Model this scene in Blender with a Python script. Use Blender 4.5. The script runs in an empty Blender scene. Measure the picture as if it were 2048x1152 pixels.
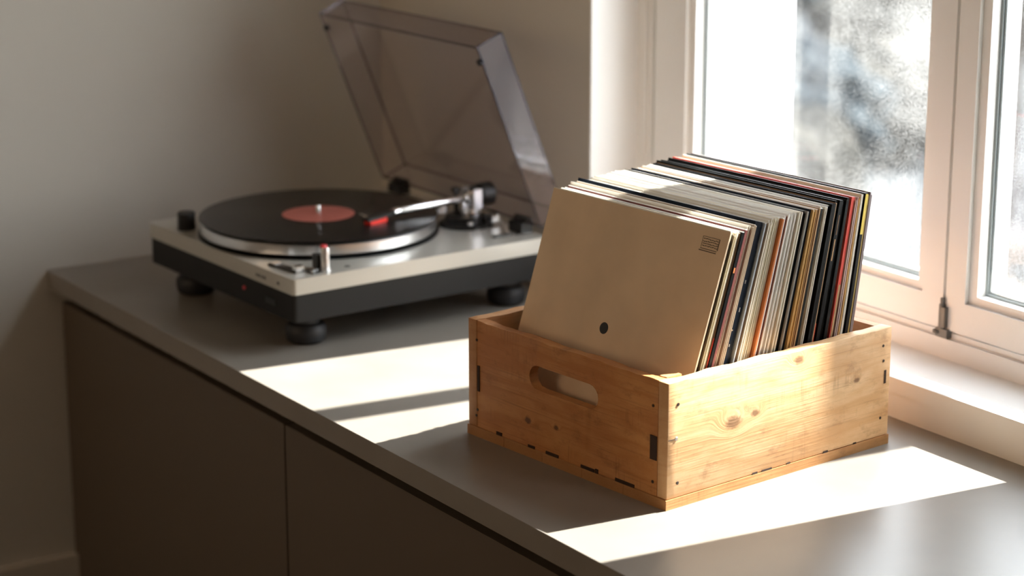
import bpy, bmesh, math, random
from mathutils import Vector, Matrix
random.seed(7)
SC = bpy.context.scene
COL = SC.collection
PI = math.pi

# ------------------------------------------------------------------ camera
YAW, PITCH = 0.5898, 0.2590
cam_d = bpy.data.cameras.new('camera')
cam = bpy.data.objects.new('camera', cam_d)
COL.objects.link(cam)
cam.location = (-1.2622, -3.1697, 0.8551)
cam.rotation_euler = (PI / 2 - PITCH, 0, -YAW)
cam_d.sensor_width = 36
cam_d.lens = 4484.0 / 2048 * 36
cam_d.clip_start = 0.05
cam_d.clip_end = 300
cam_d.dof.use_dof = True
cam_d.dof.focus_distance = 2.52
cam_d.dof.aperture_fstop = 3.4
SC.camera = cam

# ------------------------------------------------------------------ world, sun, exposure
world = bpy.data.worlds.new('world')
SC.world = world
world.use_nodes = True
wn, wl = world.node_tree.nodes, world.node_tree.links
wn.clear()
w_out = wn.new('ShaderNodeOutputWorld')
w_bg = wn.new('ShaderNodeBackground')
w_ramp = wn.new('ShaderNodeValToRGB')
w_tc = wn.new('ShaderNodeTexCoord')
w_sep = wn.new('ShaderNodeSeparateXYZ')
wl.new(w_tc.outputs['Generated'], w_sep.inputs[0])
wl.new(w_sep.outputs['Z'], w_ramp.inputs['Fac'])
wl.new(w_ramp.outputs['Color'], w_bg.inputs['Color'])
wl.new(w_bg.outputs[0], w_out.inputs['Surface'])
w_ramp.color_ramp.elements[0].position = 0.0
w_ramp.color_ramp.elements[0].color = (1.0, 0.975, 0.94, 1)
w_ramp.color_ramp.elements[1].position = 0.7
w_ramp.color_ramp.elements[1].color = (0.80, 0.88, 1.0, 1)
w_bg.inputs['Strength'].default_value = 5.9

SUN_TO = Vector((1, -0.112, 0.98)).normalized()      # towards the sun
sun_d = bpy.data.lights.new('sun', 'SUN')
sun_d.energy = 18
sun_d.angle = math.radians(0.4)
sun_d.color = (1.0, 0.965, 0.915)
sun = bpy.data.objects.new('sun', sun_d)
COL.objects.link(sun)
sun.rotation_euler = SUN_TO.to_track_quat('Z', 'Y').to_euler()
sun.location = (6, -1.5, 6)

por_d = bpy.data.lights.new('window_portal', 'AREA')   # guides sky sampling through the window
por_d.shape = 'RECTANGLE'
por_d.size, por_d.size_y = 1.3, 1.3
por_d.cycles.is_portal = True
por = bpy.data.objects.new('window_portal', por_d)
COL.objects.link(por)
por.location = (0.78, -1.12, 0.7)
por.rotation_euler = Vector((1, 0, 0)).to_track_quat('Z', 'Y').to_euler()
por2_d = por_d.copy(); por2_d.size, por2_d.size_y = 1.6, 1.3
por2 = bpy.data.objects.new('window_portal', por2_d)
COL.objects.link(por2)
por2.location = (0.78, -3.15, 0.7)
por2.rotation_euler = por.rotation_euler
por3_d = por_d.copy(); por3_d.size, por3_d.size_y = .9, 1.4
por3 = bpy.data.objects.new('window_portal', por3_d)
COL.objects.link(por3)
por3.location = (-3.42, -1.15, 1.20)
por3.rotation_euler = Vector((-1, 0, 0)).to_track_quat('Z', 'Y').to_euler()

SC.view_settings.view_transform = 'Standard'
SC.view_settings.look = 'None'
SC.view_settings.gamma = 1
SC.view_settings.use_curve_mapping = False
SC.view_settings.exposure = 0.95
SC.cycles.max_bounces = 14
SC.cycles.diffuse_bounces = 8
SC.cycles.transparent_max_bounces = 16
SC.cycles.sample_clamp_indirect = 6

# ------------------------------------------------------------------ materials
def srgb(r, g, b):
    f = lambda c: (c / 255) / 12.92 if c / 255 <= .04045 else ((c / 255 + .055) / 1.055) ** 2.4
    return (f(r), f(g), f(b), 1)

def mat(name, color, rough=.6, metal=0.0, noise=0.0, nscale=40, bump=0.0, spec=None, coat=0.0):
    m = bpy.data.materials.new(name)
    m.use_nodes = True
    N, L = m.node_tree.nodes, m.node_tree.links
    b = N['Principled BSDF']
    b.inputs['Base Color'].default_value = color
    b.inputs['Roughness'].default_value = rough
    b.inputs['Metallic'].default_value = metal
    if spec is not None:
        b.inputs['Specular IOR Level'].default_value = spec
    if coat:
        b.inputs['Coat Weight'].default_value = coat
        b.inputs['Coat Roughness'].default_value = .15
    if noise or bump:
        tc = N.new('ShaderNodeTexCoord')
        nz = N.new('ShaderNodeTexNoise')
        nz.inputs['Scale'].default_value = nscale
        nz.inputs['Detail'].default_value = 6
        L.new(tc.outputs['Object'], nz.inputs['Vector'])
        if noise:
            rp = N.new('ShaderNodeValToRGB')
            rp.color_ramp.elements[0].position = .3
            rp.color_ramp.elements[1].position = .7
            rp.color_ramp.elements[0].color = tuple(c * (1 - noise) for c in color[:3]) + (1,)
            rp.color_ramp.elements[1].color = tuple(min(1, c * (1 + noise)) for c in color[:3]) + (1,)
            L.new(nz.outputs['Fac'], rp.inputs['Fac'])
            L.new(rp.outputs['Color'], b.inputs['Base Color'])
        if bump:
            bp = N.new('ShaderNodeBump')
            bp.inputs['Strength'].default_value = bump
            bp.inputs['Distance'].default_value = .002
            L.new(nz.outputs['Fac'], bp.inputs['Height'])
            L.new(bp.outputs['Normal'], b.inputs['Normal'])
    return m

def glassy(name, tint, gloss=.04, rough=.02, dirt=0.0):
    """thin clear sheet: transparent with fresnel gloss, plus a little dust"""
    m = bpy.data.materials.new(name)
    m.use_nodes = True
    N, L = m.node_tree.nodes, m.node_tree.links
    N.clear()
    out = N.new('ShaderNodeOutputMaterial')
    tr = N.new('ShaderNodeBsdfTransparent'); tr.inputs['Color'].default_value = tint
    gl = N.new('ShaderNodeBsdfGlossy'); gl.inputs['Roughness'].default_value = rough
    gl.inputs['Color'].default_value = (.9, .9, .93, 1)
    lw = N.new('ShaderNodeLayerWeight'); lw.inputs['Blend'].default_value = .5
    pw = N.new('ShaderNodeMath'); pw.operation = 'POWER'; pw.inputs[1].default_value = 4.0
    ml = N.new('ShaderNodeMath'); ml.operation = 'MULTIPLY_ADD'; ml.inputs[1].default_value = .75; ml.inputs[2].default_value = gloss
    L.new(lw.outputs['Facing'], pw.inputs[0]); L.new(pw.outputs[0], ml.inputs[0])
    mx = N.new('ShaderNodeMixShader')
    L.new(ml.outputs[0], mx.inputs[0]); L.new(tr.outputs[0], mx.inputs[1]); L.new(gl.outputs[0], mx.inputs[2])
    last = mx
    if dirt:
        df = N.new('ShaderNodeBsdfDiffuse'); df.inputs['Color'].default_value = (.8, .8, .78, 1)
        tl = N.new('ShaderNodeBsdfTranslucent'); tl.inputs['Color'].default_value = (.8, .8, .78, 1)
        ad = N.new('ShaderNodeMixShader'); ad.inputs[0].default_value = .6
        L.new(df.outputs[0], ad.inputs[1]); L.new(tl.outputs[0], ad.inputs[2])
        tc = N.new('ShaderNodeTexCoord')
        nz = N.new('ShaderNodeTexNoise'); nz.inputs['Scale'].default_value = 6; nz.inputs['Detail'].default_value = 8
        n2 = N.new('ShaderNodeTexNoise'); n2.inputs['Scale'].default_value = 500
        L.new(tc.outputs['Object'], nz.inputs['Vector']); L.new(tc.outputs['Object'], n2.inputs['Vector'])
        mul = N.new('ShaderNodeMath'); mul.operation = 'MULTIPLY'
        L.new(nz.outputs['Fac'], mul.inputs[0]); L.new(n2.outputs['Fac'], mul.inputs[1])
        mr = N.new('ShaderNodeMapRange')
        mr.inputs['From Min'].default_value = .15; mr.inputs['From Max'].default_value = .45
        mr.inputs['To Min'].default_value = 0; mr.inputs['To Max'].default_value = dirt
        L.new(mul.outputs[0], mr.inputs['Value'])
        m2 = N.new('ShaderNodeMixShader')
        L.new(mr.outputs[0], m2.inputs[0]); L.new(mx.outputs[0], m2.inputs[1]); L.new(ad.outputs[0], m2.inputs[2])
        last = m2
    L.new(last.outputs[0], out.inputs['Surface'])
    return m

def wood(name, light, mid, dark, axis='X', knots=(), seed=0.0, rough=.62, scale=1.0):
    """pine: long grain along axis, ring lines, knots at (u, z) in metres, worn patches"""
    m = bpy.data.materials.new(name)
    m.use_nodes = True
    N, L = m.node_tree.nodes, m.node_tree.links
    b = N['Principled BSDF']; b.inputs['Roughness'].default_value = rough
    tc = N.new('ShaderNodeTexCoord')
    sep = N.new('ShaderNodeSeparateXYZ'); L.new(tc.outputs['Object'], sep.inputs[0])
    u = sep.outputs[axis]; v = sep.outputs['Z'] if axis != 'Z' else sep.outputs['X']
    t = sep.outputs['Y' if axis == 'X' else 'X'] if axis != 'Z' else sep.outputs['Y']
    def math_(op, a, bb=None, val=None):
        n = N.new('ShaderNodeMath'); n.operation = op
        L.new(a, n.inputs[0])
        if bb is not None: L.new(bb, n.inputs[1])
        elif val is not None: n.inputs[1].default_value = val
        return n.outputs[0]
    def comb(a, bb, c):
        n = N.new('ShaderNodeCombineXYZ')
        for i, s in enumerate((a, bb, c)):
            if isinstance(s, (int, float)): n.inputs[i].default_value = s
            else: L.new(s, n.inputs[i])
        return n.outputs[0]
    def noise(vec, sc, det=4, rgh=.55):
        n = N.new('ShaderNodeTexNoise'); n.inputs['Scale'].default_value = sc
        n.inputs['Detail'].default_value = det; n.inputs['Roughness'].default_value = rgh
        L.new(vec, n.inputs['Vector']); return n.outputs['Fac']
    # knot bulge: pushes the ring coordinate away around each knot
    push = None; spots = None
    for (ku, kv, kr) in knots:
        du = math_('MULTIPLY', math_('SUBTRACT', u, val=ku), val=.62)
        dv = math_('SUBTRACT', v, val=kv)
        dd = math_('SQRT', math_('ADD', math_('MULTIPLY', du, du), math_('MULTIPLY', dv, dv)))
        e = N.new('ShaderNodeMapRange'); e.interpolation_type = 'SMOOTHERSTEP'
        e.inputs['From Min'].default_value = kr * 3.2; e.inputs['From Max'].default_value = 0
        L.new(dd, e.inputs['Value'])
        p = math_('MULTIPLY', e.outputs[0], val=kr * 2.6)
        push = p if push is None else math_('ADD', push, p)
        e2 = N.new('ShaderNodeMapRange'); e2.interpolation_type = 'SMOOTHSTEP'
        e2.inputs['From Min'].default_value = kr * 1.25; e2.inputs['From Max'].default_value = kr * .45
        wob = noise(tc.outputs['Object'], 260, 3)
        L.new(math_('ADD', dd, math_('MULTIPLY', math_('SUBTRACT', wob, val=.5), val=kr * .9)), e2.inputs['Value'])
        spots = e2.outputs[0] if spots is None else math_('MAXIMUM', spots, e2.outputs[0])
    vv = v if push is None else math_('ADD', v, push)
    low = noise(comb(math_('MULTIPLY', u, val=2.2), math_('MULTIPLY', vv, val=11), seed), 1.6 * scale, 3)
    ring = math_('ADD', math_('MULTIPLY', vv, val=55 * scale), math_('MULTIPLY', low, val=9))
    ring = math_('ADD', ring, math_('MULTIPLY', t, val=30))
    s = math_('MULTIPLY', ring, val=2 * PI * .55)
    s = math_('SINE', s)
    s = math_('POWER', math_('MULTIPLY', math_('ADD', s, val=1), val=.5), val=3.0)
    fine = noise(comb(math_('MULTIPLY', u, val=9), math_('MULTIPLY', vv, val=420), math_('ADD', math_('MULTIPLY', t, val=200), val=seed)), 1, 5, .6)
    patch = noise(comb(math_('MULTIPLY', u, val=9), math_('MULTIPLY', v, val=22), seed + 5), 1.3, 5, .65)
    r1 = N.new('ShaderNodeMix'); r1.data_type = 'RGBA'
    r1.inputs['A'].default_value = light; r1.inputs['B'].default_value = mid
    mrp = N.new('ShaderNodeMapRange'); mrp.inputs['From Min'].default_value = .35; mrp.inputs['From Max'].default_value = .72
    L.new(patch, mrp.inputs['Value'])
    L.new(mrp.outputs[0], r1.inputs['Factor'])
    r2 = N.new('ShaderNodeMix'); r2.data_type = 'RGBA'
    L.new(r1.outputs['Result'], r2.inputs['A']); r2.inputs['B'].default_value = mid
    L.new(math_('MULTIPLY', s, val=.62), r2.inputs['Factor'])
    r3 = N.new('ShaderNodeMix'); r3.data_type = 'RGBA'
    L.new(r2.outputs['Result'], r3.inputs['A']); r3.inputs['B'].default_value = dark
    mrf = N.new('ShaderNodeMapRange'); mrf.inputs['From Min'].default_value = .56; mrf.inputs['From Max'].default_value = .85
    mrf.inputs['To Max'].default_value = .70
    L.new(fine, mrf.inputs['Value']); L.new(mrf.outputs[0], r3.inputs['Factor'])
    last = r3
    # scattered grime
    gr = noise(comb(math_('MULTIPLY', u, val=30), math_('MULTIPLY', v, val=46), seed + 9), 1, 6, .7)
    mg = N.new('ShaderNodeMapRange'); mg.inputs['From Min'].default_value = .55; mg.inputs['From Max'].default_value = .78
    mg.inputs['To Max'].default_value = .60
    L.new(gr, mg.inputs['Value'])
    r4 = N.new('ShaderNodeMix'); r4.data_type = 'RGBA'
    L.new(last.outputs['Result'], r4.inputs['A']); r4.inputs['B'].default_value = dark
    L.new(mg.outputs[0], r4.inputs['Factor']); last = r4
    nrm = N.new('ShaderNodeSeparateXYZ'); L.new(tc.outputs['Normal'], nrm.inputs[0])
    eg = N.new('ShaderNodeMapRange'); eg.inputs['From Min'].default_value = .7; eg.inputs['From Max'].default_value = .9
    eg.inputs['To Max'].default_value = .55
    L.new(math_('ABSOLUTE', nrm.outputs[axis]), eg.inputs['Value'])
    r6 = N.new('ShaderNodeMix'); r6.data_type = 'RGBA'            # end grain drinks the stain and is darker
    L.new(last.outputs['Result'], r6.inputs['A']); r6.inputs['B'].default_value = tuple(.5 * (a_ + b_) for a_, b_ in zip(mid[:3], dark[:3])) + (1,)
    L.new(eg.outputs[0], r6.inputs['Factor']); last = r6
    saw = noise(comb(math_('MULTIPLY', u, val=240), math_('MULTIPLY', v, val=14), seed + 3), 1, 3, .6)
    sawm = noise(comb(math_('MULTIPLY', u, val=14), math_('MULTIPLY', v, val=26), seed + 17), 1, 2, .5)
    sw = N.new('ShaderNodeMapRange'); sw.inputs['From Min'].default_value = .54; sw.inputs['From Max'].default_value = .68
    L.new(sawm, sw.inputs['Value'])
    s2 = N.new('ShaderNodeMapRange'); s2.inputs['From Min'].default_value = .50; s2.inputs['From Max'].default_value = .72
    s2.inputs['To Max'].default_value = .42
    L.new(saw, s2.inputs['Value'])
    r7 = N.new('ShaderNodeMix'); r7.data_type = 'RGBA'            # patches of cross-grain saw marks
    L.new(last.outputs['Result'], r7.inputs['A']); r7.inputs['B'].default_value = dark
    L.new(math_('MULTIPLY', sw.outputs[0], s2.outputs[0]), r7.inputs['Factor']); last = r7
    if spots is not None:
        r5 = N.new('ShaderNodeMix'); r5.data_type = 'RGBA'
        L.new(last.outputs['Result'], r5.inputs['A'])
        r5.inputs['B'].default_value = tuple(c * .55 for c in dark[:3]) + (1,)
        L.new(math_('MULTIPLY', spots, val=.8), r5.inputs['Factor']); last = r5
    L.new(last.outputs['Result'], b.inputs['Base Color'])
    bp = N.new('ShaderNodeBump'); bp.inputs['Strength'].default_value = .35; bp.inputs['Distance'].default_value = .0012
    L.new(fine, bp.inputs['Height']); L.new(bp.outputs['Normal'], b.inputs['Normal'])
    return m

M = {}
M['wall'] = mat('wall_paint', (.60, .57, .515, 1), .85, noise=.02, nscale=3, bump=.05)
M['ceiling'] = mat('ceiling_paint', (.50, .47, .43, 1), .9)
M['wall_dark'] = mat('brown_wall_paint', (.12, .08, .05, 1), .9)
M['floor'] = mat('dark_floorboards', (.055, .033, .020, 1), .55, noise=.3, nscale=4)
M['skirting'] = mat('skirting_paint', (.62, .57, .50, 1), .5)
M['frame'] = mat('window_frame_gloss_paint', (.85, .84, .82, 1), .32)
M['sill'] = mat('sill_paint', (.86, .85, .83, 1), .38)
M['gasket'] = mat('window_gasket', (.34, .39, .40, 1), .5)
M['spacer'] = mat('window_spacer_metal', (.55, .57, .58, 1), .4, .6)
M['hinge_metal'] = mat('hinge_metal', (.16, .155, .15, 1), .45, .5)
M['render'] = mat('outer_wall_render', (.90, .90, .88, 1), .9, noise=.03, nscale=8)
M['pane'] = glassy('window_glass', (.97, .985, .98, 1), gloss=.02, dirt=.17)
M['fill_pane'] = glassy('fill_tint_glass', (.70, .585, .46, 1), gloss=.02)  # warm tint for the fill light of the added left window
M['counter'] = mat('greige_worktop', (.225, .200, .170, 1), .33, noise=.07, nscale=9, bump=.02, spec=.62)
M['cab'] = mat('greige_cabinet_lacquer', (.115, .088, .063, 1), .5)
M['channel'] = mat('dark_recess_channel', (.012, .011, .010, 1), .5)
M['silver'] = mat('turntable_silver_lacquer', (.50, .48, .43, 1), .32, .35, spec=.6)
M['base'] = mat('turntable_charcoal_vinyl', (.012, .0115, .011, 1), .55, spec=.25)
M['black'] = mat('black_plastic', (.008, .008, .008, 1), .38)
M['rubber'] = mat('black_rubber', (.012, .012, .014, 1), .55)
M['alu'] = mat('brushed_aluminium', (.86, .86, .87, 1), .30, 1.0)
M['chrome'] = mat('polished_chrome', (.88, .89, .90, 1), .14, 1.0)
M['red'] = mat('red_plastic', (.95, .025, .012, 1), .35)
M['redlens'] = mat('red_lens', (.65, .05, .06, 1), .3)
M['grey_print'] = mat('dark_print', (.05, .045, .04, 1), .6)
M['label'] = mat('record_label_paper', (.46, .13, .10, 1), .55)
M['lid'] = glassy('smoked_acrylic', (.90, .875, .885, 1), gloss=.06, rough=.08)
M['lid_edge'] = glassy('smoked_acrylic_edge', (.58, .56, .60, 1), gloss=.08, rough=.12)
M['nail'] = mat('rusty_nail', (.045, .03, .022, 1), .6, .5)
M['steel'] = mat('bright_nail', (.6, .58, .55, 1), .35, .9)
M['gap'] = mat('dark_wood_slot', (.035, .015, .007, 1), .9)

# vinyl: concentric grooves as radial bump
def vinyl():
    m = mat('vinyl_grooves', (.005, .005, .006, 1), .24, spec=.32)
    N, L = m.node_tree.nodes, m.node_tree.links
    b = N['Principled BSDF']
    tc = N.new('ShaderNodeTexCoord')
    wv = N.new('ShaderNodeTexWave'); wv.wave_type = 'RINGS'; wv.rings_direction = 'Z'
    wv.inputs['Scale'].default_value = 180; wv.inputs['Detail'].default_value = 2
    wv.inputs['Detail Scale'].default_value = 3
    L.new(tc.outputs['Object'], wv.inputs['Vector'])
    bp = N.new('ShaderNodeBump'); bp.inputs['Strength'].default_value = .25; bp.inputs['Distance'].default_value = .0004
    L.new(wv.outputs['Fac'], bp.inputs['Height']); L.new(bp.outputs['Normal'], b.inputs['Normal'])
    return m
M['vinyl'] = vinyl()

# ------------------------------------------------------------------ mesh helpers
def finish(name, bm, m, parent=None, bevel=0.0, segs=2, smooth=True, angle=35):
    if bevel:
        es = [e for e in bm.edges if len(e.link_faces) == 2 and e.calc_face_angle(0) > .6]
        bmesh.ops.bevel(bm, geom=es, offset=bevel, segments=segs, profile=.5, affect='EDGES', clamp_overlap=True)
    bmesh.ops.recalc_face_normals(bm, faces=bm.faces[:])
    me = bpy.data.meshes.new(name)
    bm.to_mesh(me); bm.free()
    if smooth:
        for p in me.polygons: p.use_smooth = True
        me.set_sharp_from_angle(angle=math.radians(angle))
    if isinstance(m, (list, tuple)):
        for x in m: me.materials.append(x)
    else:
        me.materials.append(m)
    o = bpy.data.objects.new(name, me)
    COL.objects.link(o)
    if parent: o.parent = parent
    return o

def BM(): return bmesh.new()

def bx(bm, x0, x1, y0, y1, z0, z1, mi=0):
    vs = [bm.verts.new((x, y, z)) for x in (x0, x1) for y in (y0, y1) for z in (z0, z1)]
    for f in ((0, 1, 3, 2), (4, 6, 7, 5), (0, 4, 5, 1), (2, 3, 7, 6), (0, 2, 6, 4), (1, 5, 7, 3)):
        fc = bm.faces.new([vs[i] for i in f]); fc.material_index = mi
    return bm

def lathe(bm, prof, seg=48, c=(0, 0, 0), R=None, mi=0):
    """prof = [(r, z)...] closed profile revolved about local z; R orients it"""
    R = R or Matrix.Identity(3); c = Vector(c)
    rings = []
    for r, z in prof:
        if r < 1e-7:
            rings.append([bm.verts.new(c + R @ Vector((0, 0, z)))])
        else:
            rings.append([bm.verts.new(c + R @ Vector((r * math.cos(2 * PI * k / seg), r * math.sin(2 * PI * k / seg), z))) for k in range(seg)])
    for a, b in zip(rings, rings[1:]):
        for k in range(seg):
            k2 = (k + 1) % seg
            if len(a) == 1 and len(b) == 1: continue
            if len(a) == 1: f = [a[0], b[k], b[k2]]
            elif len(b) == 1: f = [a[k], a[k2], b[0]]
            else: f = [a[k], a[k2], b[k2], b[k]]
            bm.faces.new(f).material_index = mi
    return bm

def cyl(bm, r, z0, z1, c=(0, 0, 0), seg=32, R=None, ch=None, mi=0):
    ch = min(r, z1 - z0) * .12 if ch is None else ch
    return lathe(bm, [(0, z0), (r - ch, z0), (r, z0 + ch), (r, z1 - ch), (r - ch, z1), (0, z1)], seg, c, R, mi)

def aim(d):
    return Vector(d).normalized().to_track_quat('Z', 'Y').to_matrix()

def rod(bm, a, b, r0, r1=None, seg=20, mi=0):
    a, b = Vector(a), Vector(b); r1 = r0 if r1 is None else r1
    L_ = (b - a).length
    return lathe(bm, [(0, 0), (r0 * .9, 0), (r0, L_ * .01), (r1, L_ * .99), (r1 * .9, L_), (0, L_)], seg, a, aim(b - a), mi)

def prism(bm, pts, axis, a, b, mi=0):
    """extrude 2-D outline pts along axis from a to b"""
    def P(p, h):
        return {'X': (h, p[0], p[1]), 'Y': (p[0], h, p[1]), 'Z': (p[0], p[1], h)}[axis]
    A = [bm.verts.new(P(p, a)) for p in pts]; B = [bm.verts.new(P(p, b)) for p in pts]
    n = len(pts)
    bm.faces.new(A[::-1]).material_index = mi; bm.faces.new(B).material_index = mi
    for i in range(n):
        j = (i + 1) % n
        bm.faces.new((A[i], A[j], B[j], B[i])).material_index = mi
    return bm

def slot_plate(bm, axis, a, b, u0, u1, v0, v1, hu0, hu1, hv0, hv1, round_=True, n=8):
    """plate with a stadium or rectangular hole; axis is the thickness axis"""
    def P(u, v, h):
        return {'X': (h, u, v), 'Y': (u, h, v)}[axis]
    hole = []
    if round_:
        r = (hv1 - hv0) / 2; cv = (hv0 + hv1) / 2
        for k in range(n + 1):
            t = -PI / 2 + PI * k / n
            hole.append((hu1 - r + r * math.cos(t), cv + r * math.sin(t)))
        for k in range(n + 1):
            t = PI / 2 + PI * k / n
            hole.append((hu0 + r + r * math.cos(t), cv + r * math.sin(t)))
    else:
        hole = [(hu1, hv0), (hu1, hv1), (hu0, hv1), (hu0, hv0)]
    outer = []
    cu, cv = (hu0 + hu1) / 2, (hv0 + hv1) / 2
    for (u, v) in hole:                       # project each hole vertex outward on the rectangle
        du, dv = u - cu, v - cv
        best = 1e9
        if du > 1e-9: best = min(best, (u1 - cu) / du)
        if du < -1e-9: best = min(best, (u0 - cu) / du)
        if dv > 1e-9: best = min(best, (v1 - cv) / dv)
        if dv < -1e-9: best = min(best, (v0 - cv) / dv)
        outer.append((cu + du * best, cv + dv * best))
    for (U, V) in ((u1, v1), (u0, v1), (u0, v0), (u1, v0)):   # snap nearest to the corners
        i = min(range(len(outer)), key=lambda k: (outer[k][0] - U) ** 2 + (outer[k][1] - V) ** 2)
        outer[i] = (U, V)
    VA = [[bm.verts.new(P(*p, h)) for p in hole] for h in (a, b)]
    VO = [[bm.verts.new(P(*p, h)) for p in outer] for h in (a, b)]
    m_ = len(hole)
    for i in range(m_):
        j = (i + 1) % m_
        for s in (0, 1):
            q = [VA[s][i], VO[s][i], VO[s][j], VA[s][j]]
            bm.faces.new(q if s else q[::-1])
        bm.faces.new((VA[0][i], VA[0][j], VA[1][j], VA[1][i]))
        bm.faces.new((VO[0][j], VO[0][i], VO[1][i], VO[1][j]))
    return bm

def empty(name, loc=(0, 0, 0), rot=(0, 0, 0)):
    o = bpy.data.objects.new(name, None)
    o.empty_display_size = .05
    COL.objects.link(o); o.location = loc; o.rotation_euler = rot
    return o

def tag(o, label, cat, group=None, kind=None):
    if label: o['label'] = label
    if cat: o['category'] = cat
    if group: o['group'] = group
    if kind: o['kind'] = kind
    return o

def struct(o):
    o['kind'] = 'structure'; return o

# ------------------------------------------------------------------ the room
FZ, CZ = -0.57, 1.95
WX, WO = 0.600, 0.885                      # inner and outer face of the window wall
IY0, IY1 = -1.640, -0.590                  # inner opening (far jamb at IY1)
OY0, OY1 = -1.560, -0.700                  # outer opening
WT = 1.32                                  # window head
struct(finish('floor', bx(BM(), -3.2, .60, -5, 0, FZ - .1, FZ), M['floor'], smooth=False))
struct(finish('ceiling', bx(BM(), -3.2, .885, -5, .2, CZ, CZ + .15), M['ceiling'], smooth=False))
struct(finish('wall_back', bx(BM(), -3.4, .885, 0, .2, FZ - .1, CZ), M['wall'], smooth=False))
b = slot_plate(BM(), 'X', -3.4, -3.2, -5.2, 0, FZ - .1, CZ + .15, -1.85, -.45, .75, 1.65, round_=False)
wlf = struct(finish('wall_left', b, M['wall_dark'], smooth=False))
struct(finish('wall_front', bx(BM(), -3.2, .885, -5.2, -5, FZ - .1, CZ + .15), M['wall_dark'], smooth=False))
b = BM()                                   # window wall, inner leaf with the wide opening
JY0, JY1 = -3.95, -2.35                    # extra window, added out of view to brighten the room
bx(b, WX, .70, IY1, 0, FZ - .1, CZ)
for (q0, q1) in ((JY1, IY0), (-5, JY0)): bx(b, WX, .70, q0, q1, FZ - .1, CZ)
bx(b, WX, .70, JY0, JY1, WT, CZ); bx(b, WX, .70, JY0, JY1, FZ - .1, .030)
bx(b, WX, .70, IY0, IY1, WT, CZ); bx(b, WX, .70, IY0, IY1, FZ - .1, .030)
wr = struct(finish('wall_right', b, M['wall'], smooth=False))
b = BM()                                   # outer leaf with the narrower opening
bx(b, .70, WO, OY1, 0, FZ - 1.2, CZ); bx(b, .70, WO, JY1 - .05, OY0, FZ - 1.2, CZ); bx(b, .70, WO, -5, JY0 + .05, FZ - 1.2, CZ)
bx(b, .70, WO, JY0 + .05, JY1 - .05, WT, CZ); bx(b, .70, WO, JY0 + .05, JY1 - .05, FZ - 1.2, .05)
bx(b, .70, WO, OY0, OY1, WT - .03, CZ)
b2 = prism(b, [(.70, FZ - 1.2), (WO, FZ - 1.2), (WO, .045), (.70, .060)], 'Y', OY0, OY1)
ol = finish('outer_leaf', b, M['render'], wr, smooth=False)
struct(finish('baseboard_back', bx(BM(), -3.2, .02, -.016, 0, FZ, -.466), M['skirting'], bevel=.004))
struct(finish('baseboard_left', bx(BM(), -3.2, -3.184, -5, -.016, FZ, -.466), M['skirting'], bevel=.004))

struct(finish('trim_5', bx(BM(), .598, .690, IY1 - .004, IY1, .0517, WT), M['sill'], bevel=.001))
# window sill board with rounded nose, and the upstand under it
b = bx(BM(), .5734, .690, IY0 - .0, IY1, .0330, .0517)
sl = struct(finish('trim_1', b, M['sill'], bevel=.003, segs=3))
struct(finish('trim_2', bx(BM(), .5765, .60, -5, -0.0, .0, .0330), M['sill'], bevel=.001))
struct(finish('trim_3', bx(BM(), .5734, .60, IY1, 0, .0330, .0517), M['sill'], bevel=.003, segs=3))
struct(finish('trim_4', bx(BM(), .5734, .60, -5, IY0, .0330, .0517), M['sill'], bevel=.003, segs=3))

# ------------------------------------------------------------------ window
win = struct(empty('window_1', (.687, (IY0 + IY1) / 2, .0517)))
WL = Vector(win.location)
def wpart(name, bm, m, parent=None, **k):
    for v in bm.verts: v.co -= WL
    o = finish(name, bm, m, parent or win, **k); return o
def ring(bm, x0, x1, ya, yb, za, zb, w, wb=None, wt=None):
    wb = w if wb is None else wb; wt = w if wt is None else wt
    bx(bm, x0, x1, ya, ya + w, za, zb); bx(bm, x0, x1, yb - w, yb, za, zb)
    bx(bm, x0, x1, ya + w, yb - w, za, za + wb); bx(bm, x0, x1, ya + w, yb - w, zb - wt, zb)
    return bm
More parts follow.
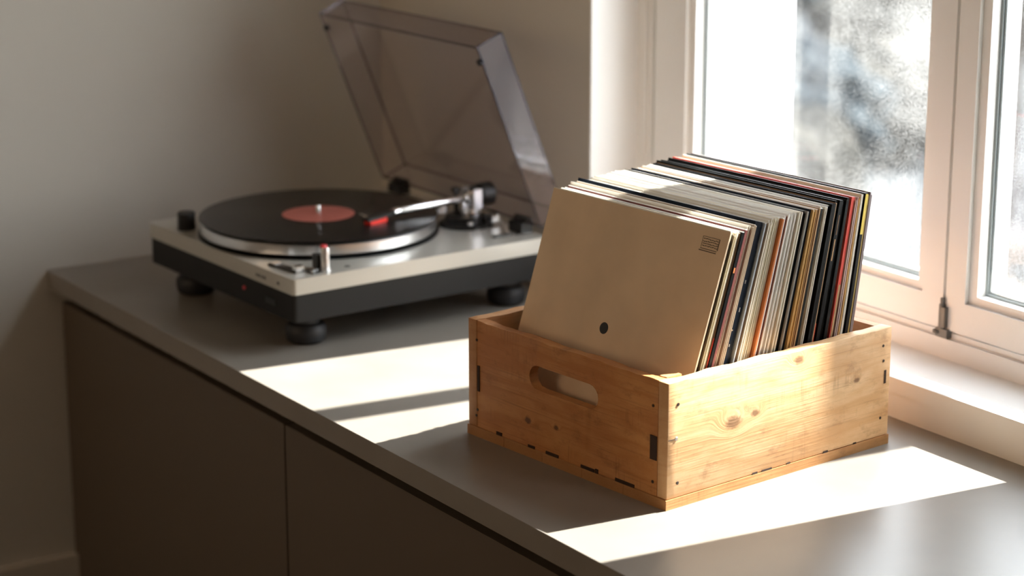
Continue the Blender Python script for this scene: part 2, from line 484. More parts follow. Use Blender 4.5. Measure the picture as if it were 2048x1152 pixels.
# fixed frame: stepped profile
b = BM()
ring(b, .687, .757, IY0, IY1, .0517, WT, .030, .0335, .03)
ring(b, .681, .690, IY0, IY1, .0517, WT, .022, .026, .022)
bx(b, .690, .757, -1.262, -1.226, .085, WT - .03)
wpart('frame', b, M['frame'], bevel=.0025)
def sash(ya, yb, sw_far, sw_near):
    """ya near-camera side, yb far side; stiles of their own widths"""
    s = BM()
    z0, z1 = .0885, WT - .033
    bx(s, .6835, .735, ya, ya + sw_near, z0, z1); bx(s, .6835, .735, yb - sw_far, yb, z0, z1)
    bx(s, .6835, .735, ya + sw_near, yb - sw_far, z0, z0 + .0395); bx(s, .6835, .735, ya + sw_near, yb - sw_far, z1 - .04, z1)
    o = wpart('sash', s, M['frame'], bevel=.0035, segs=3)
    ga, gb, gz0, gz1 = ya + sw_near, yb - sw_far, z0 + .0395, z1 - .04
    # glazing bead (slope), gasket line, spacer and the pane
    q = BM()
    for (p0, p1) in ((ga, ga + .014), (gb - .014, gb)):
        bx(q, .690, .704, p0, p1, gz0, gz1)
    bx(q, .690, .704, ga + .014, gb - .014, gz0, gz0 + .011); bx(q, .690, .704, ga + .014, gb - .014, gz1 - .011, gz1)
    bd = wpart('glazing_bead', q, M['frame'], bevel=.003, segs=2)
    q = ring(BM(), .7045, .7058, ga + .012, gb - .012, gz0 + .009, gz1 - .009, .0055)
    wpart('gasket', q, M['gasket'], smooth=False)
    q = ring(BM(), .7075, .7185, ga + .010, gb - .010, gz0 + .007, gz1 - .007, .011)
    wpart('spacer', q, M['spacer'], smooth=False)
    q = bx(BM(), .7060, .7072, ga + .008, gb - .008, gz0 + .004, gz1 - .004)
    wpart('pane', q, M['pane'], smooth=False)
    return o
sash(-1.2275, -.632, .070, .0365)
sash(IY0 + .033, -1.2325, .0325, .060)
# added unseen window for more room light, a single casement
fill_win2 = struct(empty('fill_window_2', (.687, (JY0 + JY1) / 2, .0517)))
_keep = WL
WL = Vector(fill_win2.location)
wpart('frame', ring(BM(), .687, .757, JY0, JY1, .0517, WT, .055), M['frame'], fill_win2, bevel=.003)
wpart('sash', ring(BM(), .684, .735, JY0 + .056, JY1 - .056, .108, WT - .056, .05), M['frame'], fill_win2, bevel=.003)
wpart('pane', bx(BM(), .706, .7072, JY0 + .105, JY1 - .105, .157, WT - .105), M['pane'], fill_win2, smooth=False)
WL = _keep
# unseen fill window, added high in the wall left of the camera
fill_win3 = struct(empty('fill_window_3', (-3.3, -1.15, .75)))
_keep = WL
WL = Vector(fill_win3.location)
wpart('frame', ring(BM(), -3.34, -3.27, -1.85, -.45, .75, 1.65, .05), M['frame'], fill_win3, bevel=.003)
wpart('pane', bx(BM(), -3.306, -3.304, -1.805, -.495, .795, 1.605), M['fill_pane'], fill_win3, smooth=False)
WL = _keep
# corner hinge of the right-hand sash
b = BM()
cyl(b, .0042, .090, .121, (.681, -1.230, 0), 16)
cyl(b, .0030, .121, .129, (.681, -1.230, 0), 12)
bx(b, .678, .690, -1.242, -1.222, .079, .090); bx(b, .677, .683, -1.238, -1.232, .092, .118)
cyl(b, .0052, .083, .087, (.679, -1.224, 0), 14)
wpart('hinge', b, M['hinge_metal'], bevel=.0006)

# ------------------------------------------------------------------ worktop and cabinets
ct = finish('worktop', bx(BM(), 0, .5765, -4.2, 0, -.0285, 0), M['counter'], bevel=.0018, segs=3)
tag(ct, 'long greige stone-look worktop running under the window', 'worktop')
def cabinet(ya, yb, label):
    c = empty('base_cabinet', (.02, (ya + yb) / 2, FZ))
    L0 = Vector(c.location)
    def part(n, bm, m, par=None, **k):
        for v in bm.verts: v.co -= L0
        return finish(n, bm, m, par or c, **k)
    part('carcass', bx(BM(), .060, .574, ya + .001, yb - .001, FZ + .06, -.053), M['cab'])
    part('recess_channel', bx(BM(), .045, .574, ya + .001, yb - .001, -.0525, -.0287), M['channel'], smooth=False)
    part('door', bx(BM(), .020, .0395, ya + .0015, yb - .0015, FZ + .06, -.053), M['cab'], bevel=.0012)
    part('plinth', bx(BM(), .07, .5, ya + .001, yb - .001, FZ, FZ + .059), M['channel'], smooth=False)
    tag(c, label, 'cabinet', 'handleless cabinets under the worktop')
    return c
cabinet(-.727, -.003, 'brown-grey handleless cabinet below the turntable, against the back wall')
cabinet(-1.452, -.728, 'brown-grey handleless cabinet below the sunlit worktop, right of the vertical gap')
cabinet(-2.177, -1.453, 'brown-grey handleless cabinet at the bottom edge, below the wooden crate')

# ------------------------------------------------------------------ crate
CY = .0987
CR = (0.1477, -1.3637, 0)
CL, CW, CH = .3565, .3445, .1432
TH = .0155
pine_l, pine_m, pine_d = (.60, .335, .150, 1), (.46, .205, .070, 1), (.20, .075, .022, 1)
w_side = wood('pine_side', (.80, .53, .29, 1), (.64, .345, .145, 1), (.26, .105, .035, 1), 'X',
              knots=((.099, .080, .0085), (.133, .084, .0045), (.201, .132, .0055), (.299, .089, .0032)), seed=1.3)  # same pine, colour lightened for its sunlit face
w_end = wood('pine_end_shaded', (.54, .245, .075, 1), (.40, .145, .034, 1), (.13, .036, .008, 1), 'Y',
             knots=((.235, .043, .0042), (.185, .047, .003)), seed=4.1)  # same pine, shade and warm bounce put into the darker colour
w_in = wood('pine_inside', pine_l, pine_m, pine_d, 'X', seed=7.7)
w_in2 = wood('pine_inside_far', pine_l, pine_m, pine_d, 'Y', seed=9.7)
w_post = wood('pine_post', (.60, .33, .14, 1), pine_m, pine_d, 'Z', seed=2.2)
w_base = wood('pine_base', (.56, .30, .115, 1), (.42, .19, .060, 1), (.17, .06, .018, 1), 'X', seed=3.1)
crate = empty('wooden_crate', CR, (0, 0, CY))
tag(crate, 'worn pine box with oval hand slot, packed with record sleeves', 'crate')
BZ = .0115
def wobble(bm, amp):
    """slightly worn, uneven edges"""
    for v in bm.verts:
        k = math.sin(v.co.x * 91 + v.co.y * 57) + .6 * math.sin(v.co.x * 233 + v.co.y * 171 + 1.7) + .5 * math.sin(v.co.x * 611 + v.co.y * 503)
        if v.co.z > CH - .004: v.co.z += amp * k
def cut_x(bm, n, x0, x1):
    for i in range(1, n):
        bmesh.ops.bisect_plane(bm, geom=bm.verts[:] + bm.edges[:] + bm.faces[:], plane_co=(x0 + (x1 - x0) * i / n, 0, 0), plane_no=(1, 0, 0))
def cut_y(bm, n, y0, y1):
    for i in range(1, n):
        bmesh.ops.bisect_plane(bm, geom=bm.verts[:] + bm.edges[:] + bm.faces[:], plane_co=(0, y0 + (y1 - y0) * i / n, 0), plane_no=(0, 1, 0))
# side boards, two planks high with a hairline between
def side(y0, y1, m):
    b = BM(); bx(b, 0, CL, y0, y1, BZ + .0006, CH)
    cut_x(b, 30, 0, CL); wobble(b, .0005)
    return finish('side_board', b, m, crate, bevel=.0009)
side(0, TH, w_side)
side(CW - TH, CW, w_in)
# end panel with the hand slot (towards the camera, left)
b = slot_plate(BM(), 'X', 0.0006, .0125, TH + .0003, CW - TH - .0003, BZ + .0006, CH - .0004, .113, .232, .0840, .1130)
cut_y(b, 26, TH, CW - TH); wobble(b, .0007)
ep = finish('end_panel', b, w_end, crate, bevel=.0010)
ep['label'] = 'end panel toned darker for shade, with rounded hand slot'
b = slot_plate(BM(), 'X', CL - .0125, CL - .0006, TH + .0003, CW - TH - .0003, BZ + .0006, CH - .0004, .113, .232, .0840, .1130)
finish('end_panel', b, w_in2, crate, bevel=.0010)
for (px, py) in ((.0128, TH + .0002),):
    b = bx(BM(), px, px + .021, py, py + .005, BZ, CH + .0016)
    prism(b, [(px, py + .005), (px + .021, py + .005), (px + .004, py + .012), (px, py + .012)], 'Z', BZ, CH + .0012)
    finish('corner_post', b, w_post, crate, bevel=.0009)
# base: boards seen as a thin rim all round
b = BM()
nb = 5
for k in range(nb):
    y0 = -.001 + (CW + .002) * k / nb; y1 = -.001 + (CW + .002) * (k + 1) / nb
    bx(b, -.0015, CL + .0015, y0 + .0003, y1 - .0003, 0, BZ)
finish('base_board', b, w_base, crate, bevel=.0022, segs=3)
# dark mortise slots and chips along the bottom seam
def chip(x0, x1, y0, y1, z0, z1):
    finish('joint_slot', bx(BM(), x0, x1, y0, y1, z0, z1), M['gap'], crate, smooth=False)
for (y0, y1, z0, z1) in ((.017, .0275, .0525, .0800), (.3235, .3275, .0565, .0880), (.052, .083, .0105, .0152), (.118, .141, .0105, .0150),
                         (.112, .1165, .0105, .0165), (.180, .202, .0105, .0150), (.222, .234, .0105, .0145), (.282, .292, .0105, .0155)):
    chip(-.0004, .006, y0, y1, z0, z1)
for (x0, x1, z0, z1) in ((.131, .139, .0105, .0138), (.146, .162, .0108, .0138), (.186, .192, .0105, .0135), (.246, .254, .0105, .0140),
                         (.297, .302, .0105, .0135), (.346, .3495, .0760, .0920)):
    chip(x0, x1, -.0004, .004, z0, z1)
# nails
def nail(c, d, r=.0019, m='nail'):
    b = cyl(BM(), r, -.001, .0006, c, 12, aim(d)); finish('nail', b, M[m], crate)
for (u, z) in ((.0145, .118), (.0155, .0285), (.3425, .1225), (.3425, .0345), (.344, .104)):
    nail((u, 0, z), (0, -1, 0), .0020 if u < .3 else .0017)
nail((.0125, -.0002, .0795), (0, -1, 0), .0022, 'steel')
for (u, z) in ((.024, .1135), (.023, .0270), (.3290, .1190), (.3280, .0330), (.3300, .0255)):
    nail((0.0004, u, z), (-1, 0, 0), .0018)
b = bx(BM(), .001, .012, -.0006, .0012, .0790, .0799)
finish('joint_slot', b, M['gap'], crate, smooth=False)

# ------------------------------------------------------------------ record sleeves
cpal = dict(
    kraft=(.74, .575, .40), cream=(.76, .71, .61), white=(.84, .82, .78), ivory=(.78, .72, .57), taupe=(.40, .31, .22),
    olive=(.34, .28, .17), black=(.006, .0065, .007), bluebk=(.005, .010, .020), maroon=(.15, .035, .03), brown=(.22, .12, .06),
    orange=(.60, .19, .055), silver=(.50, .56, .62), grey=(.38, .36, .34), gold=(.60, .37, .13), tan=(.48, .29, .14),
    crimson=(.72, .075, .05), pink=(.60, .48, .44), yellow=(.78, .58, .09), mustard=(.42, .29, .08), mauve=(.30, .24, .24), green=(.02, .07, .05))
sm = {}
def smat(c):
    if c not in sm:
        col = cpal[c] + (1,)
        dark = c in ('black', 'bluebk', 'green')
        m = mat('sleeve_' + c, col, .42 if dark else .60, spec=.12 if dark else .4, noise=0 if dark else .07, nscale=14, bump=.0 if dark else .04)
        if not dark and c != 'kraft':                # printed and worn edges: streaks along the spine
            N, L = m.node_tree.nodes, m.node_tree.links
            bs = N['Principled BSDF']
            tc = N.new('ShaderNodeTexCoord'); mp = N.new('ShaderNodeMapping'); mp.inputs['Scale'].default_value = (1500, 6, 9)
            nz = N.new('ShaderNodeTexNoise'); nz.inputs['Scale'].default_value = 1; nz.inputs['Detail'].default_value = 3
            oi = N.new('ShaderNodeObjectInfo')
            ad = N.new('ShaderNodeVectorMath'); ad.operation = 'ADD'
            L.new(tc.outputs['Object'], mp.inputs['Vector']); L.new(mp.outputs[0], ad.inputs[0]); L.new(oi.outputs['Location'], ad.inputs[1])
            L.new(ad.outputs[0], nz.inputs['Vector'])
            mr = N.new('ShaderNodeMapRange'); mr.inputs['From Min'].default_value = .56; mr.inputs['From Max'].default_value = .70
            mr.inputs['To Max'].default_value = .55
            L.new(nz.outputs['Fac'], mr.inputs['Value'])
            mx = N.new('ShaderNodeMix'); mx.data_type = 'RGBA'
            mx.inputs['A'].default_value = col; mx.inputs['B'].default_value = tuple(v * .38 for v in col[:3]) + (1,)
            L.new(mr.outputs[0], mx.inputs['Factor']); L.new(mx.outputs['Result'], bs.inputs['Base Color'])
        sm[c] = m
    return sm[c]
inner_m = mat('inner_paper', (.74, .70, .62, 1), .7)
disc_m = mat('vinyl_edge', (.008, .008, .009, 1), .25)

SW, SH = .296, .292
def bow(y, z):                                    # one gentle shared bow so neighbours stay apart
    return .0022 * math.sin(PI * min(1, max(0, z / SH))) * (.4 + .6 * y / SW)
def slab(bm, x0, x1, y0, y1, z0, z1, ny=4, nz=7, mi=0, amp=1.0, round_=.0):
    """board in the sleeve's own frame, bowed"""
    g = {}
    for i, x in enumerate((x0, x1)):
        for j in range(ny + 1):
            for k in range(nz + 1):
                y = y0 + (y1 - y0) * j / ny; z = z0 + (z1 - z0) * k / nz
                g[i, j, k] = bm.verts.new((x + bow(y, z) * amp, y, z))
    def q(*a): bm.faces.new(a).material_index = mi
    for j in range(ny):
        for k in range(nz):
            q(g[0, j, k], g[0, j, k + 1], g[0, j + 1, k + 1], g[0, j + 1, k]); q(g[1, j, k], g[1, j + 1, k], g[1, j + 1, k + 1], g[1, j, k + 1])
    for k in range(nz):
        q(g[0, 0, k], g[1, 0, k], g[1, 0, k + 1], g[0, 0, k + 1]); q(g[0, ny, k], g[0, ny, k + 1], g[1, ny, k + 1], g[1, ny, k])
    for j in range(ny):
        q(g[0, j, 0], g[0, j + 1, 0], g[1, j + 1, 0], g[1, j, 0]); q(g[0, j, nz], g[1, j, nz], g[1, j + 1, nz], g[0, j + 1, nz])

def sleeve(eb, et, th_b, th_t, colr, style, label, group, dy=0.0, dz=0.0, w=SW, h=SH, accents=(), pale=False):
    """eb, et: near face of the sleeve along the crate at its foot and at its top"""
    lean = math.atan2(et - eb, .275)
    c, s = math.cos(CY), math.sin(CY)
    lx, ly, lz = eb, .0225 + dy, BZ + .0006 + (th_t * math.sin(lean) if lean > 0 else 0) + dz
    loc = (CR[0] + c * lx - s * ly, CR[1] + s * lx + c * ly, lz)
    root = empty('record_sleeve', loc, (0, lean, CY))
    t = th_t
    m = smat(colr)
    bd = .0006
    dark_ = colr in ('black', 'bluebk', 'green')
    if style == 'spine':                         # closed edge towards the camera
        b = BM(); slab(b, 0, t, 0, w, 0, h - (.0012 if pale else 0))
        if pale: slab(b, 0, t, 0.0004, w, h - .0012, h, nz=1, mi=1)
        finish('cover', b, [m, smat('white')], root, bevel=0 if pale else min(.0006, t * .25), segs=1)
    else:                                        # open edge: two boards, paper and disc between
        b = BM()
        slab(b, 0, bd, 0, w, 0, h); slab(b, t - bd, t, .0006, w, 0, h - .0004)
        slab(b, bd, t - bd, w - .001, w, 0, h)
        slab(b, bd, t - bd, 0.004, w - .001, 0, .001)
        slab(b, bd, t - bd, 0.004, w - .001, h - .001, h, nz=1, mi=1)
        if pale:
            slab(b, 0, bd, 0.0004, w, h, h + .0006, nz=1, mi=1); slab(b, t - bd, t, .0006, w, h - .0004, h + .0006, nz=1, mi=1)
        finish('cover', b, [m, smat('white' if pale or not dark_ else colr)], root, smooth=True)
        b = BM(); slab(b, bd + .0001, t - bd - .0001, .0012, w - .002, .002, h - .003)
        finish('inner_sleeve', b, inner_m if style == 'open' else disc_m, root)
    for (nm, z0, z1, mm, x0f, x1f) in accents:    # spine titles and stickers: thin prints on the near edge
        b = BM()
        n = 4
        for k in range(n):
            za, zb = z0 + (z1 - z0) * k / n, z0 + (z1 - z0) * (k + 1) / n
            v = [b.verts.new((t * xf + bow(0, z), y, z)) for z in (za, zb) for xf in (x0f, x1f) for y in (-.00035, .0003)]
            for f in ((0, 1, 3, 2), (4, 6, 7, 5), (0, 4, 5, 1), (2, 3, 7, 6), (0, 2, 6, 4), (1, 5, 7, 3)):
                b.faces.new([v[i] for i in f])
        o = finish(nm, b, smat(mm), root, smooth=False)
    tag(root, label, 'record sleeve', group)
    return root

def e_top(px): return .110 + (px - 1463) * .000802
def e_bot(px): return .0145 + (px - 1463) * .000985
GRP = 'record sleeves standing in the wooden crate'
# (px start, px end, count, colour, style, label, accents per sleeve)
SECT = [
    (1463.0, 1466.0, 1, 'kraft', 'spine', 'plain kraft brown record sleeve at the front of the crate, black dot on it', ()),
    (1466.3, 1469.5, 1, 'black', 'disc', 'thin black record sleeve directly behind the kraft brown front sleeve', ()),
    (1469.8, 1475.5, 2, 'olive', 'open', 'olive-beige record sleeve just behind the first black one', ()),
    (1475.8, 1481.0, 2, 'ivory', 'open', 'ivory record sleeve right behind the olive-beige ones', ()),
    (1481.2, 1483.2, 1, 'brown', 'spine', 'thin brown record sleeve with a red lower edge near the front', (('title_print', .02, .17, 'crimson', .05, .95),)),
    (1483.4, 1488.6, 1, 'black', 'spine', 'black record sleeve with small orange mark on its edge, near the front', (('title_print', .243, .249, 'orange', .25, .8),)),
    (1488.8, 1493.2, 1, 'maroon', 'spine', 'dusky maroon record sleeve behind the black one with the orange mark', ()),
    (1493.4, 1502.0, 3, 'cream', 'open', 'cream record sleeve just behind the maroon one', ()),
    (1502.2, 1512.0, 3, 'taupe', 'open', 'taupe sleeve before the wide glossy blue-black one', ()),
    (1512.3, 1528.0, 1, 'bluebk', 'spine', 'widest glossy blue-black sleeve, scuffed, in the front third of the crate', (('scuff_mark', .190, .195, 'grey', .62, .72), ('scuff_mark', .150, .153, 'grey', .40, .50), ('scuff_mark', .222, .226, 'grey', .52, .60), ('scuff_mark', .168, .1695, 'taupe', .30, .42))),
    (1528.2, 1531.0, 1, 'silver', 'spine', 'silver-blue record sleeve pressed against the wide glossy blue-black one', ()),
    (1531.2, 1534.0, 1, 'brown', 'disc', 'thin dark brown record sleeve right behind the silver-blue one', ()),
    (1534.2, 1545.0, 4, 'cream', 'open', 'cream sleeve behind the thin dark brown one', ()),
    (1545.3, 1560.0, 5, 'ivory', 'open', 'ivory sleeve before the orange-brown pair', ()),
    (1560.3, 1566.5, 2, 'orange', 'spine', 'orange-brown record sleeve mid-crate', ()),
    (1566.8, 1569.5, 1, 'white', 'spine', 'thin white record sleeve directly behind the orange-brown pair', ()),
    (1569.8, 1572.0, 1, 'maroon', 'spine', 'very thin maroon record sleeve at the middle of the crate', ()),
    (1572.3, 1590.0, 6, 'white', 'open', 'white sleeve behind the very thin maroon one', ()),
    (1590.3, 1603.0, 4, 'cream', 'open', 'worn cream sleeve before the silver-grey one', ()),
    (1603.3, 1609.5, 2, 'black', 'spine', 'black sleeve just before the silver-grey one', ()),
    (1609.8, 1613.5, 1, 'grey', 'open', 'silver-grey record sleeve with black sleeves on both sides', ()),
    (1613.8, 1619.5, 2, 'bluebk', 'spine', 'blue-black sleeve just behind the silver-grey one', ()),
    (1619.8, 1629.5, 3, 'gold', 'open', 'golden tan sleeve in the rear half', ()),
    (1629.8, 1638.5, 3, 'tan', 'open', 'brown-tan record sleeve behind the golden ones', ()),
    (1638.8, 1643.5, 1, 'black', 'spine', 'black record sleeve directly behind the brown-tan ones', ()),
    (1643.8, 1653.0, 3, 'cream', 'disc', 'greyish cream sleeve framed by black sleeves', ()),
    (1653.3, 1667.5, 3, 'black', 'spine', 'black sleeve just before the thin tan one', ()),
    (1667.8, 1669.6, 1, 'tan', 'spine', 'thin tan record sleeve in the middle of the dark run', ()),
    (1669.9, 1676.0, 1, 'black', 'spine', 'black record sleeve with a red lower edge in the dark run', (('title_print', .085, .150, 'crimson', .15, .40), ('title_print', .085, .150, 'crimson', .62, .90), ('title_print', .196, .199, 'cream', .3, .6), ('title_print', .205, .207, 'cream', .3, .6), ('title_print', .214, .216, 'cream', .3, .6))),
    (1676.3, 1684.0, 1, 'black', 'spine', 'black record sleeve with bronze title stripe on its upper edge', (('title_print', .222, .247, 'tan', .30, .62), ('title_print', .252, .275, 'brown', .40, .62))),
    (1684.3, 1697.0, 3, 'black', 'spine', 'black sleeve behind the bronze title stripe', ()),
    (1697.3, 1700.4, 1, 'grey', 'open', 'light grey record sleeve at the end of the dark run', ()),
    (1700.7, 1707.4, 1, 'crimson', 'spine', 'bright red record sleeve near the back of the crate', (('title_print', .02, .19, 'tan', .3, .9),)),
    (1707.7, 1714.5, 3, 'pink', 'open', 'pinkish beige sleeve behind the bright red one', ()),
    (1714.8, 1720.5, 2, 'gold', 'spine', 'golden sleeve behind the pinkish beige ones', ()),
    (1720.8, 1729.0, 3, 'cream', 'open', 'cream sleeve just before the yellow strip', ()),
    (1729.3, 1735.5, 1, 'black', 'spine', 'black record sleeve with a yellow strip at its top corner', (('sticker', .244, .291, 'yellow', .02, .90),)),
    (1735.8, 1739.0, 1, 'mustard', 'spine', 'mustard record sleeve, second from the back of the crate', ()),
    (1739.3, 1746.0, 2, 'mauve', 'open', 'grey-mauve sleeve at the very back', ()),
]
rs = random.Random(5)
front = None
for (a, bb, n, col, style, lab, acc) in SECT:
    for i in range(n):
        p0 = a + (bb - a) * i / n; p1 = a + (bb - a) * (i + 1) / n
        t0, t1 = e_top(p0), e_top(p1)
        th = (t1 - t0) * (.90 if n > 1 else .94) * .96
        first = front is None
        dy = 0 if first else rs.uniform(-.0022, .0022)
        dz = 0 if first else rs.uniform(-.0028, .0022)
        c2 = col
        lab_i = lab if n == 1 else ('%s of %s from the front: ' % (('first', 'second', 'third', 'fourth', 'fifth', 'sixth')[i], {2: 'two', 3: 'three', 4: 'four', 5: 'five', 6: 'six'}[n])) + lab
        if len(lab_i.split()) > 16: print('LONG', len(lab_i.split()), lab_i)
        o = sleeve(e_bot(p0), t0, th, th, c2, style, lab_i, GRP, dy, max(dz, 0) * (p0 > 1484), w=.2965, h=SH + (.0015 if first else min(dz, 0) - (.0022 if p0 < 1484 else 0)), accents=acc, pale=(p0 < 1509 or (p0 < 1575 and rs.random() < .9) or 1619 < p0 < 1655))
        if first:
            front = o
            # printed stamp block and the black dot on the kraft face (negative x side)
            def decal(nm, rects, m_, par):
                q = BM()
                for (y0, z0, y1, z1, y2, z2, y3, z3) in rects:
                    f = [(y0, z0), (y1, z1), (y2, z2), (y3, z3)]
                    A = [q.verts.new((bow(y, z) - .0003, y, z)) for y, z in f]; B = [q.verts.new((bow(y, z) + .0001, y, z)) for y, z in f]
                    q.faces.new(A); q.faces.new(B[::-1])
                    for k in range(4):
                        q.faces.new((A[k], B[k], B[(k + 1) % 4], A[(k + 1) % 4]))
                return finish(nm, q, m_, par, smooth=False)
            def stroke(y0, z0, y1, z1, w_):
                dy_, dz_ = y1 - y0, z1 - z0; l_ = math.hypot(dy_, dz_); ny_, nz_ = -dz_ / l_ * w_ / 2, dy_ / l_ * w_ / 2
                return (y0 + ny_, z0 + nz_, y1 + ny_, z1 + nz_, y1 - ny_, z1 - nz_, y0 - ny_, z0 - nz_)
            R_ = []
            ya, yb, za, zb = .0385, .0130, .2815, .2690      # in the face, y falls to the right in the photo
            R_.append(stroke(ya, za, yb, za, .0006)); R_.append(stroke(ya, za, ya, zb, .0004)); R_.append(stroke(yb, za, yb, zb, .0010))
            for r_ in range(4):
                z = za - .0026 - r_ * .0026; y = ya - .0014
                while y > yb + .0022:
                    l_ = rs.uniform(.0012, .0034)
                    R_.append(stroke(y, z + rs.uniform(-.0003, .0003), max(yb + .001, y - l_), z + rs.uniform(-.0006, .0006), .0009)); y -= l_ + .0007
            R_.append(stroke(ya + .0006, zb - .0010, yb + .0010, zb - .0012, .0008)); R_.append(stroke(ya + .0022, zb - .0032, yb + .0012, zb - .0034, .0010))
            ink = mat('stamp_ink', (.09, .065, .045, 1), .7)
            decal('printed_stamp', R_, ink, o)['label'] = 'small black stamp of scribbled lines'
            dot = BM()
            cyl(dot, .0068, -.0004, .0004, (bow(.155, .151), .155, .151), 32, aim((-1, 0, 0)))
            finish('black_dot', dot, M['black'], o)

# ------------------------------------------------------------------ turntable
TY = .0349
TP = (0.0972, -0.6164, 0)
TW, TD = .4227, .4196
tt = empty('turntable', TP, (0, 0, TY))
tag(tt, 'silver and charcoal record player with its smoked lid open', 'turntable')
def rrect(x0, x1, y0, y1, r, n=6):
    P = []
    for (cx, cy, a0) in ((x1 - r, y1 - r, 0), (x0 + r, y1 - r, 90), (x0 + r, y0 + r, 180), (x1 - r, y0 + r, 270)):
        for k in range(n + 1):
            t = math.radians(a0 + 90 * k / n); P.append((cx + r * math.cos(t), cy + r * math.sin(t)))
    return P
b = prism(BM(), rrect(0, TW, 0, TD, .006), 'Z', .0812, .1030)
top = finish('top_plate', b, M['silver'], tt, bevel=.0022, segs=3)
b = prism(BM(), rrect(.0015, TW - .0015, .0015, TD - .0015, .006), 'Z', .0429, .0812)
finish('plinth', b, M['base'], tt, bevel=.0015)
for (fa, fb) in ((.047, .050), (.385, .052), (.047, .368), (.385, .368)):
    b = lathe(BM(), [(0, 0), (.022, 0), (.0268, .004), (.0285, .012), (.0280, .021), (.0240, .0265), (.0190, .028), (.0190, .034), (.0230, .036), (.0230, .0430), (0, .0430)], 40, (fa, fb, 0))
    finish('foot', b, M['rubber'], tt)
PC = (.1735, .2225)
b = lathe(BM(), [(0, .1031), (.1720, .1031), (.1740, .1036), (.1740, .1044), (0, .1046)], 96, (*PC, 0))
finish('platter_well', b, M['black'], tt)
b = lathe(BM(), [(0, .1062), (.1620, .1062), (.1680, .1075), (.1700, .1095), (.1703, .1155), (.1697, .1225), (.1680, .1240), (0, .1242)], 128, (*PC, 0))
pl = finish('platter', b, M['alu'], tt)
b = lathe(BM(), [(0, .1242), (.1640, .1242), (.1645, .1262), (0, .1264)], 96, (*PC, 0))
finish('slip_mat', b, M['rubber'], pl)
b = lathe(BM(), [(0, .1262), (.0034, .1262), (.0034, .1395), (.0026, .1412), (0, .1416)], 24, (*PC, 0))
finish('spindle', b, M['chrome'], tt)
# the record on it: a thing of its own
c_, s_ = math.cos(TY), math.sin(TY)
def tw(a, b_, z): return (TP[0] + c_ * a - s_ * b_, TP[1] + s_ * a + c_ * b_, z)
b = lathe(BM(), [(.0037, 0), (.0480, 0), (.1700, .0002), (.1724, .0008), (.1724, .0014), (.1700, .0020), (.0540, .0018), (.0500, .0021), (.0037, .0021), (.0037, 0)], 128)
rec = finish('vinyl_record', b, M['vinyl'])
rec.location = tw(*PC, .1269)
tag(rec, 'black vinyl record with a dusty red label lying on the platter', 'vinyl record')
b = lathe(BM(), [(.0037, .0020), (.0520, .0020), (.0525, .0023), (.0520, .0024), (.0037, .0024), (.0037, .0020)], 64)
finish('record_label', b, M['label'], rec)['label'] = 'dusty red paper label'
# controls
b = lathe(BM(), [(0, .1030), (.0130, .1030), (.0135, .1045), (.0130, .1275), (.0122, .1285), (0, .1285)], 36, (.0240, .3450, 0))
finish('speed_knob', b, M['black'], tt)['label'] = 'black round knob on the far front corner'
b = lathe(BM(), [(0, .1030), (.0078, .1030), (.0078, .1050), (.0062, .1056), (.0062, .1330), (.0058, .1345), (0, .1345)], 28, (.0640, .0235, 0))
sl_ = finish('strobe_lamp', b, M['alu'], tt)
b = lathe(BM(), [(0, .1345), (.0050, .1345), (.0052, .1362), (.0040, .1378), (0, .1382)], 24, (.0625, .0240, 0))
finish('lamp_lens', b, M['redlens'], sl_)['label'] = 'red lens on the lamp top'
b = bx(BM(), .0560, .0640, .0300, .0440, .1030, .1230)
finish('lamp_shield', b, M['black'], sl_, bevel=.001)
# start lever: dark bar with pale cap
b = BM()
prism(b, [(.0130, .0900), (.0260, .0900), (.0330, .0300), (.0200, .0300)], 'Z', .1030, .1060)
lv = finish('start_lever', b, M['black'], tt, bevel=.0008)
b = bx(BM(), .0210, .0330, .0270, .0380, .1045, .1120); finish('lever_cap', b, M['chrome'], lv, bevel=.0012)
b = bx(BM(), .0160, .0270, .0740, .0850, .1050, .1080); finish('lever_cap', b, M['alu'], lv, bevel=.001)
b = prism(BM(), rrect(.0360, .0570, .0140, .0330, .003), 'Z', .1030, .1042); bz = finish('button_plate', b, M['black'], tt)
for (u, v) in ((.0420, .0200), (.0500, .0260)):
    b = cyl(BM(), .0032, .1042, .1062, (u, v, 0), 20); finish('button', b, M['chrome'], bz)
b = cyl(BM(), .0042, .1030, .1035, (.0980, .0220, 0), 20); finish('screw_plug', b, M['grey_print'], tt)
# front edge: lettering marks, pilot lamp, socket
b = BM()
for (v, wv_) in ((.098, .004), (.091, .005), (.083, .004), (.076, .005), (.040, .006)):
    bx(b, -.0003, .0005, v - wv_ / 2, v + wv_ / 2, .0885, .0925)
finish('front_lettering', b, M['grey_print'], tt, smooth=False)
b = cyl(BM(), .0028, -.001, .002, (.0015, .1360, .0640), 16, aim((-1, 0, 0))); finish('pilot_lamp', b, M['redlens'], tt)
b = bx(BM(), .0006, .003, .050, .078, .0560, .0640); finish('headphone_socket', b, M['black'], tt, bevel=.0006)
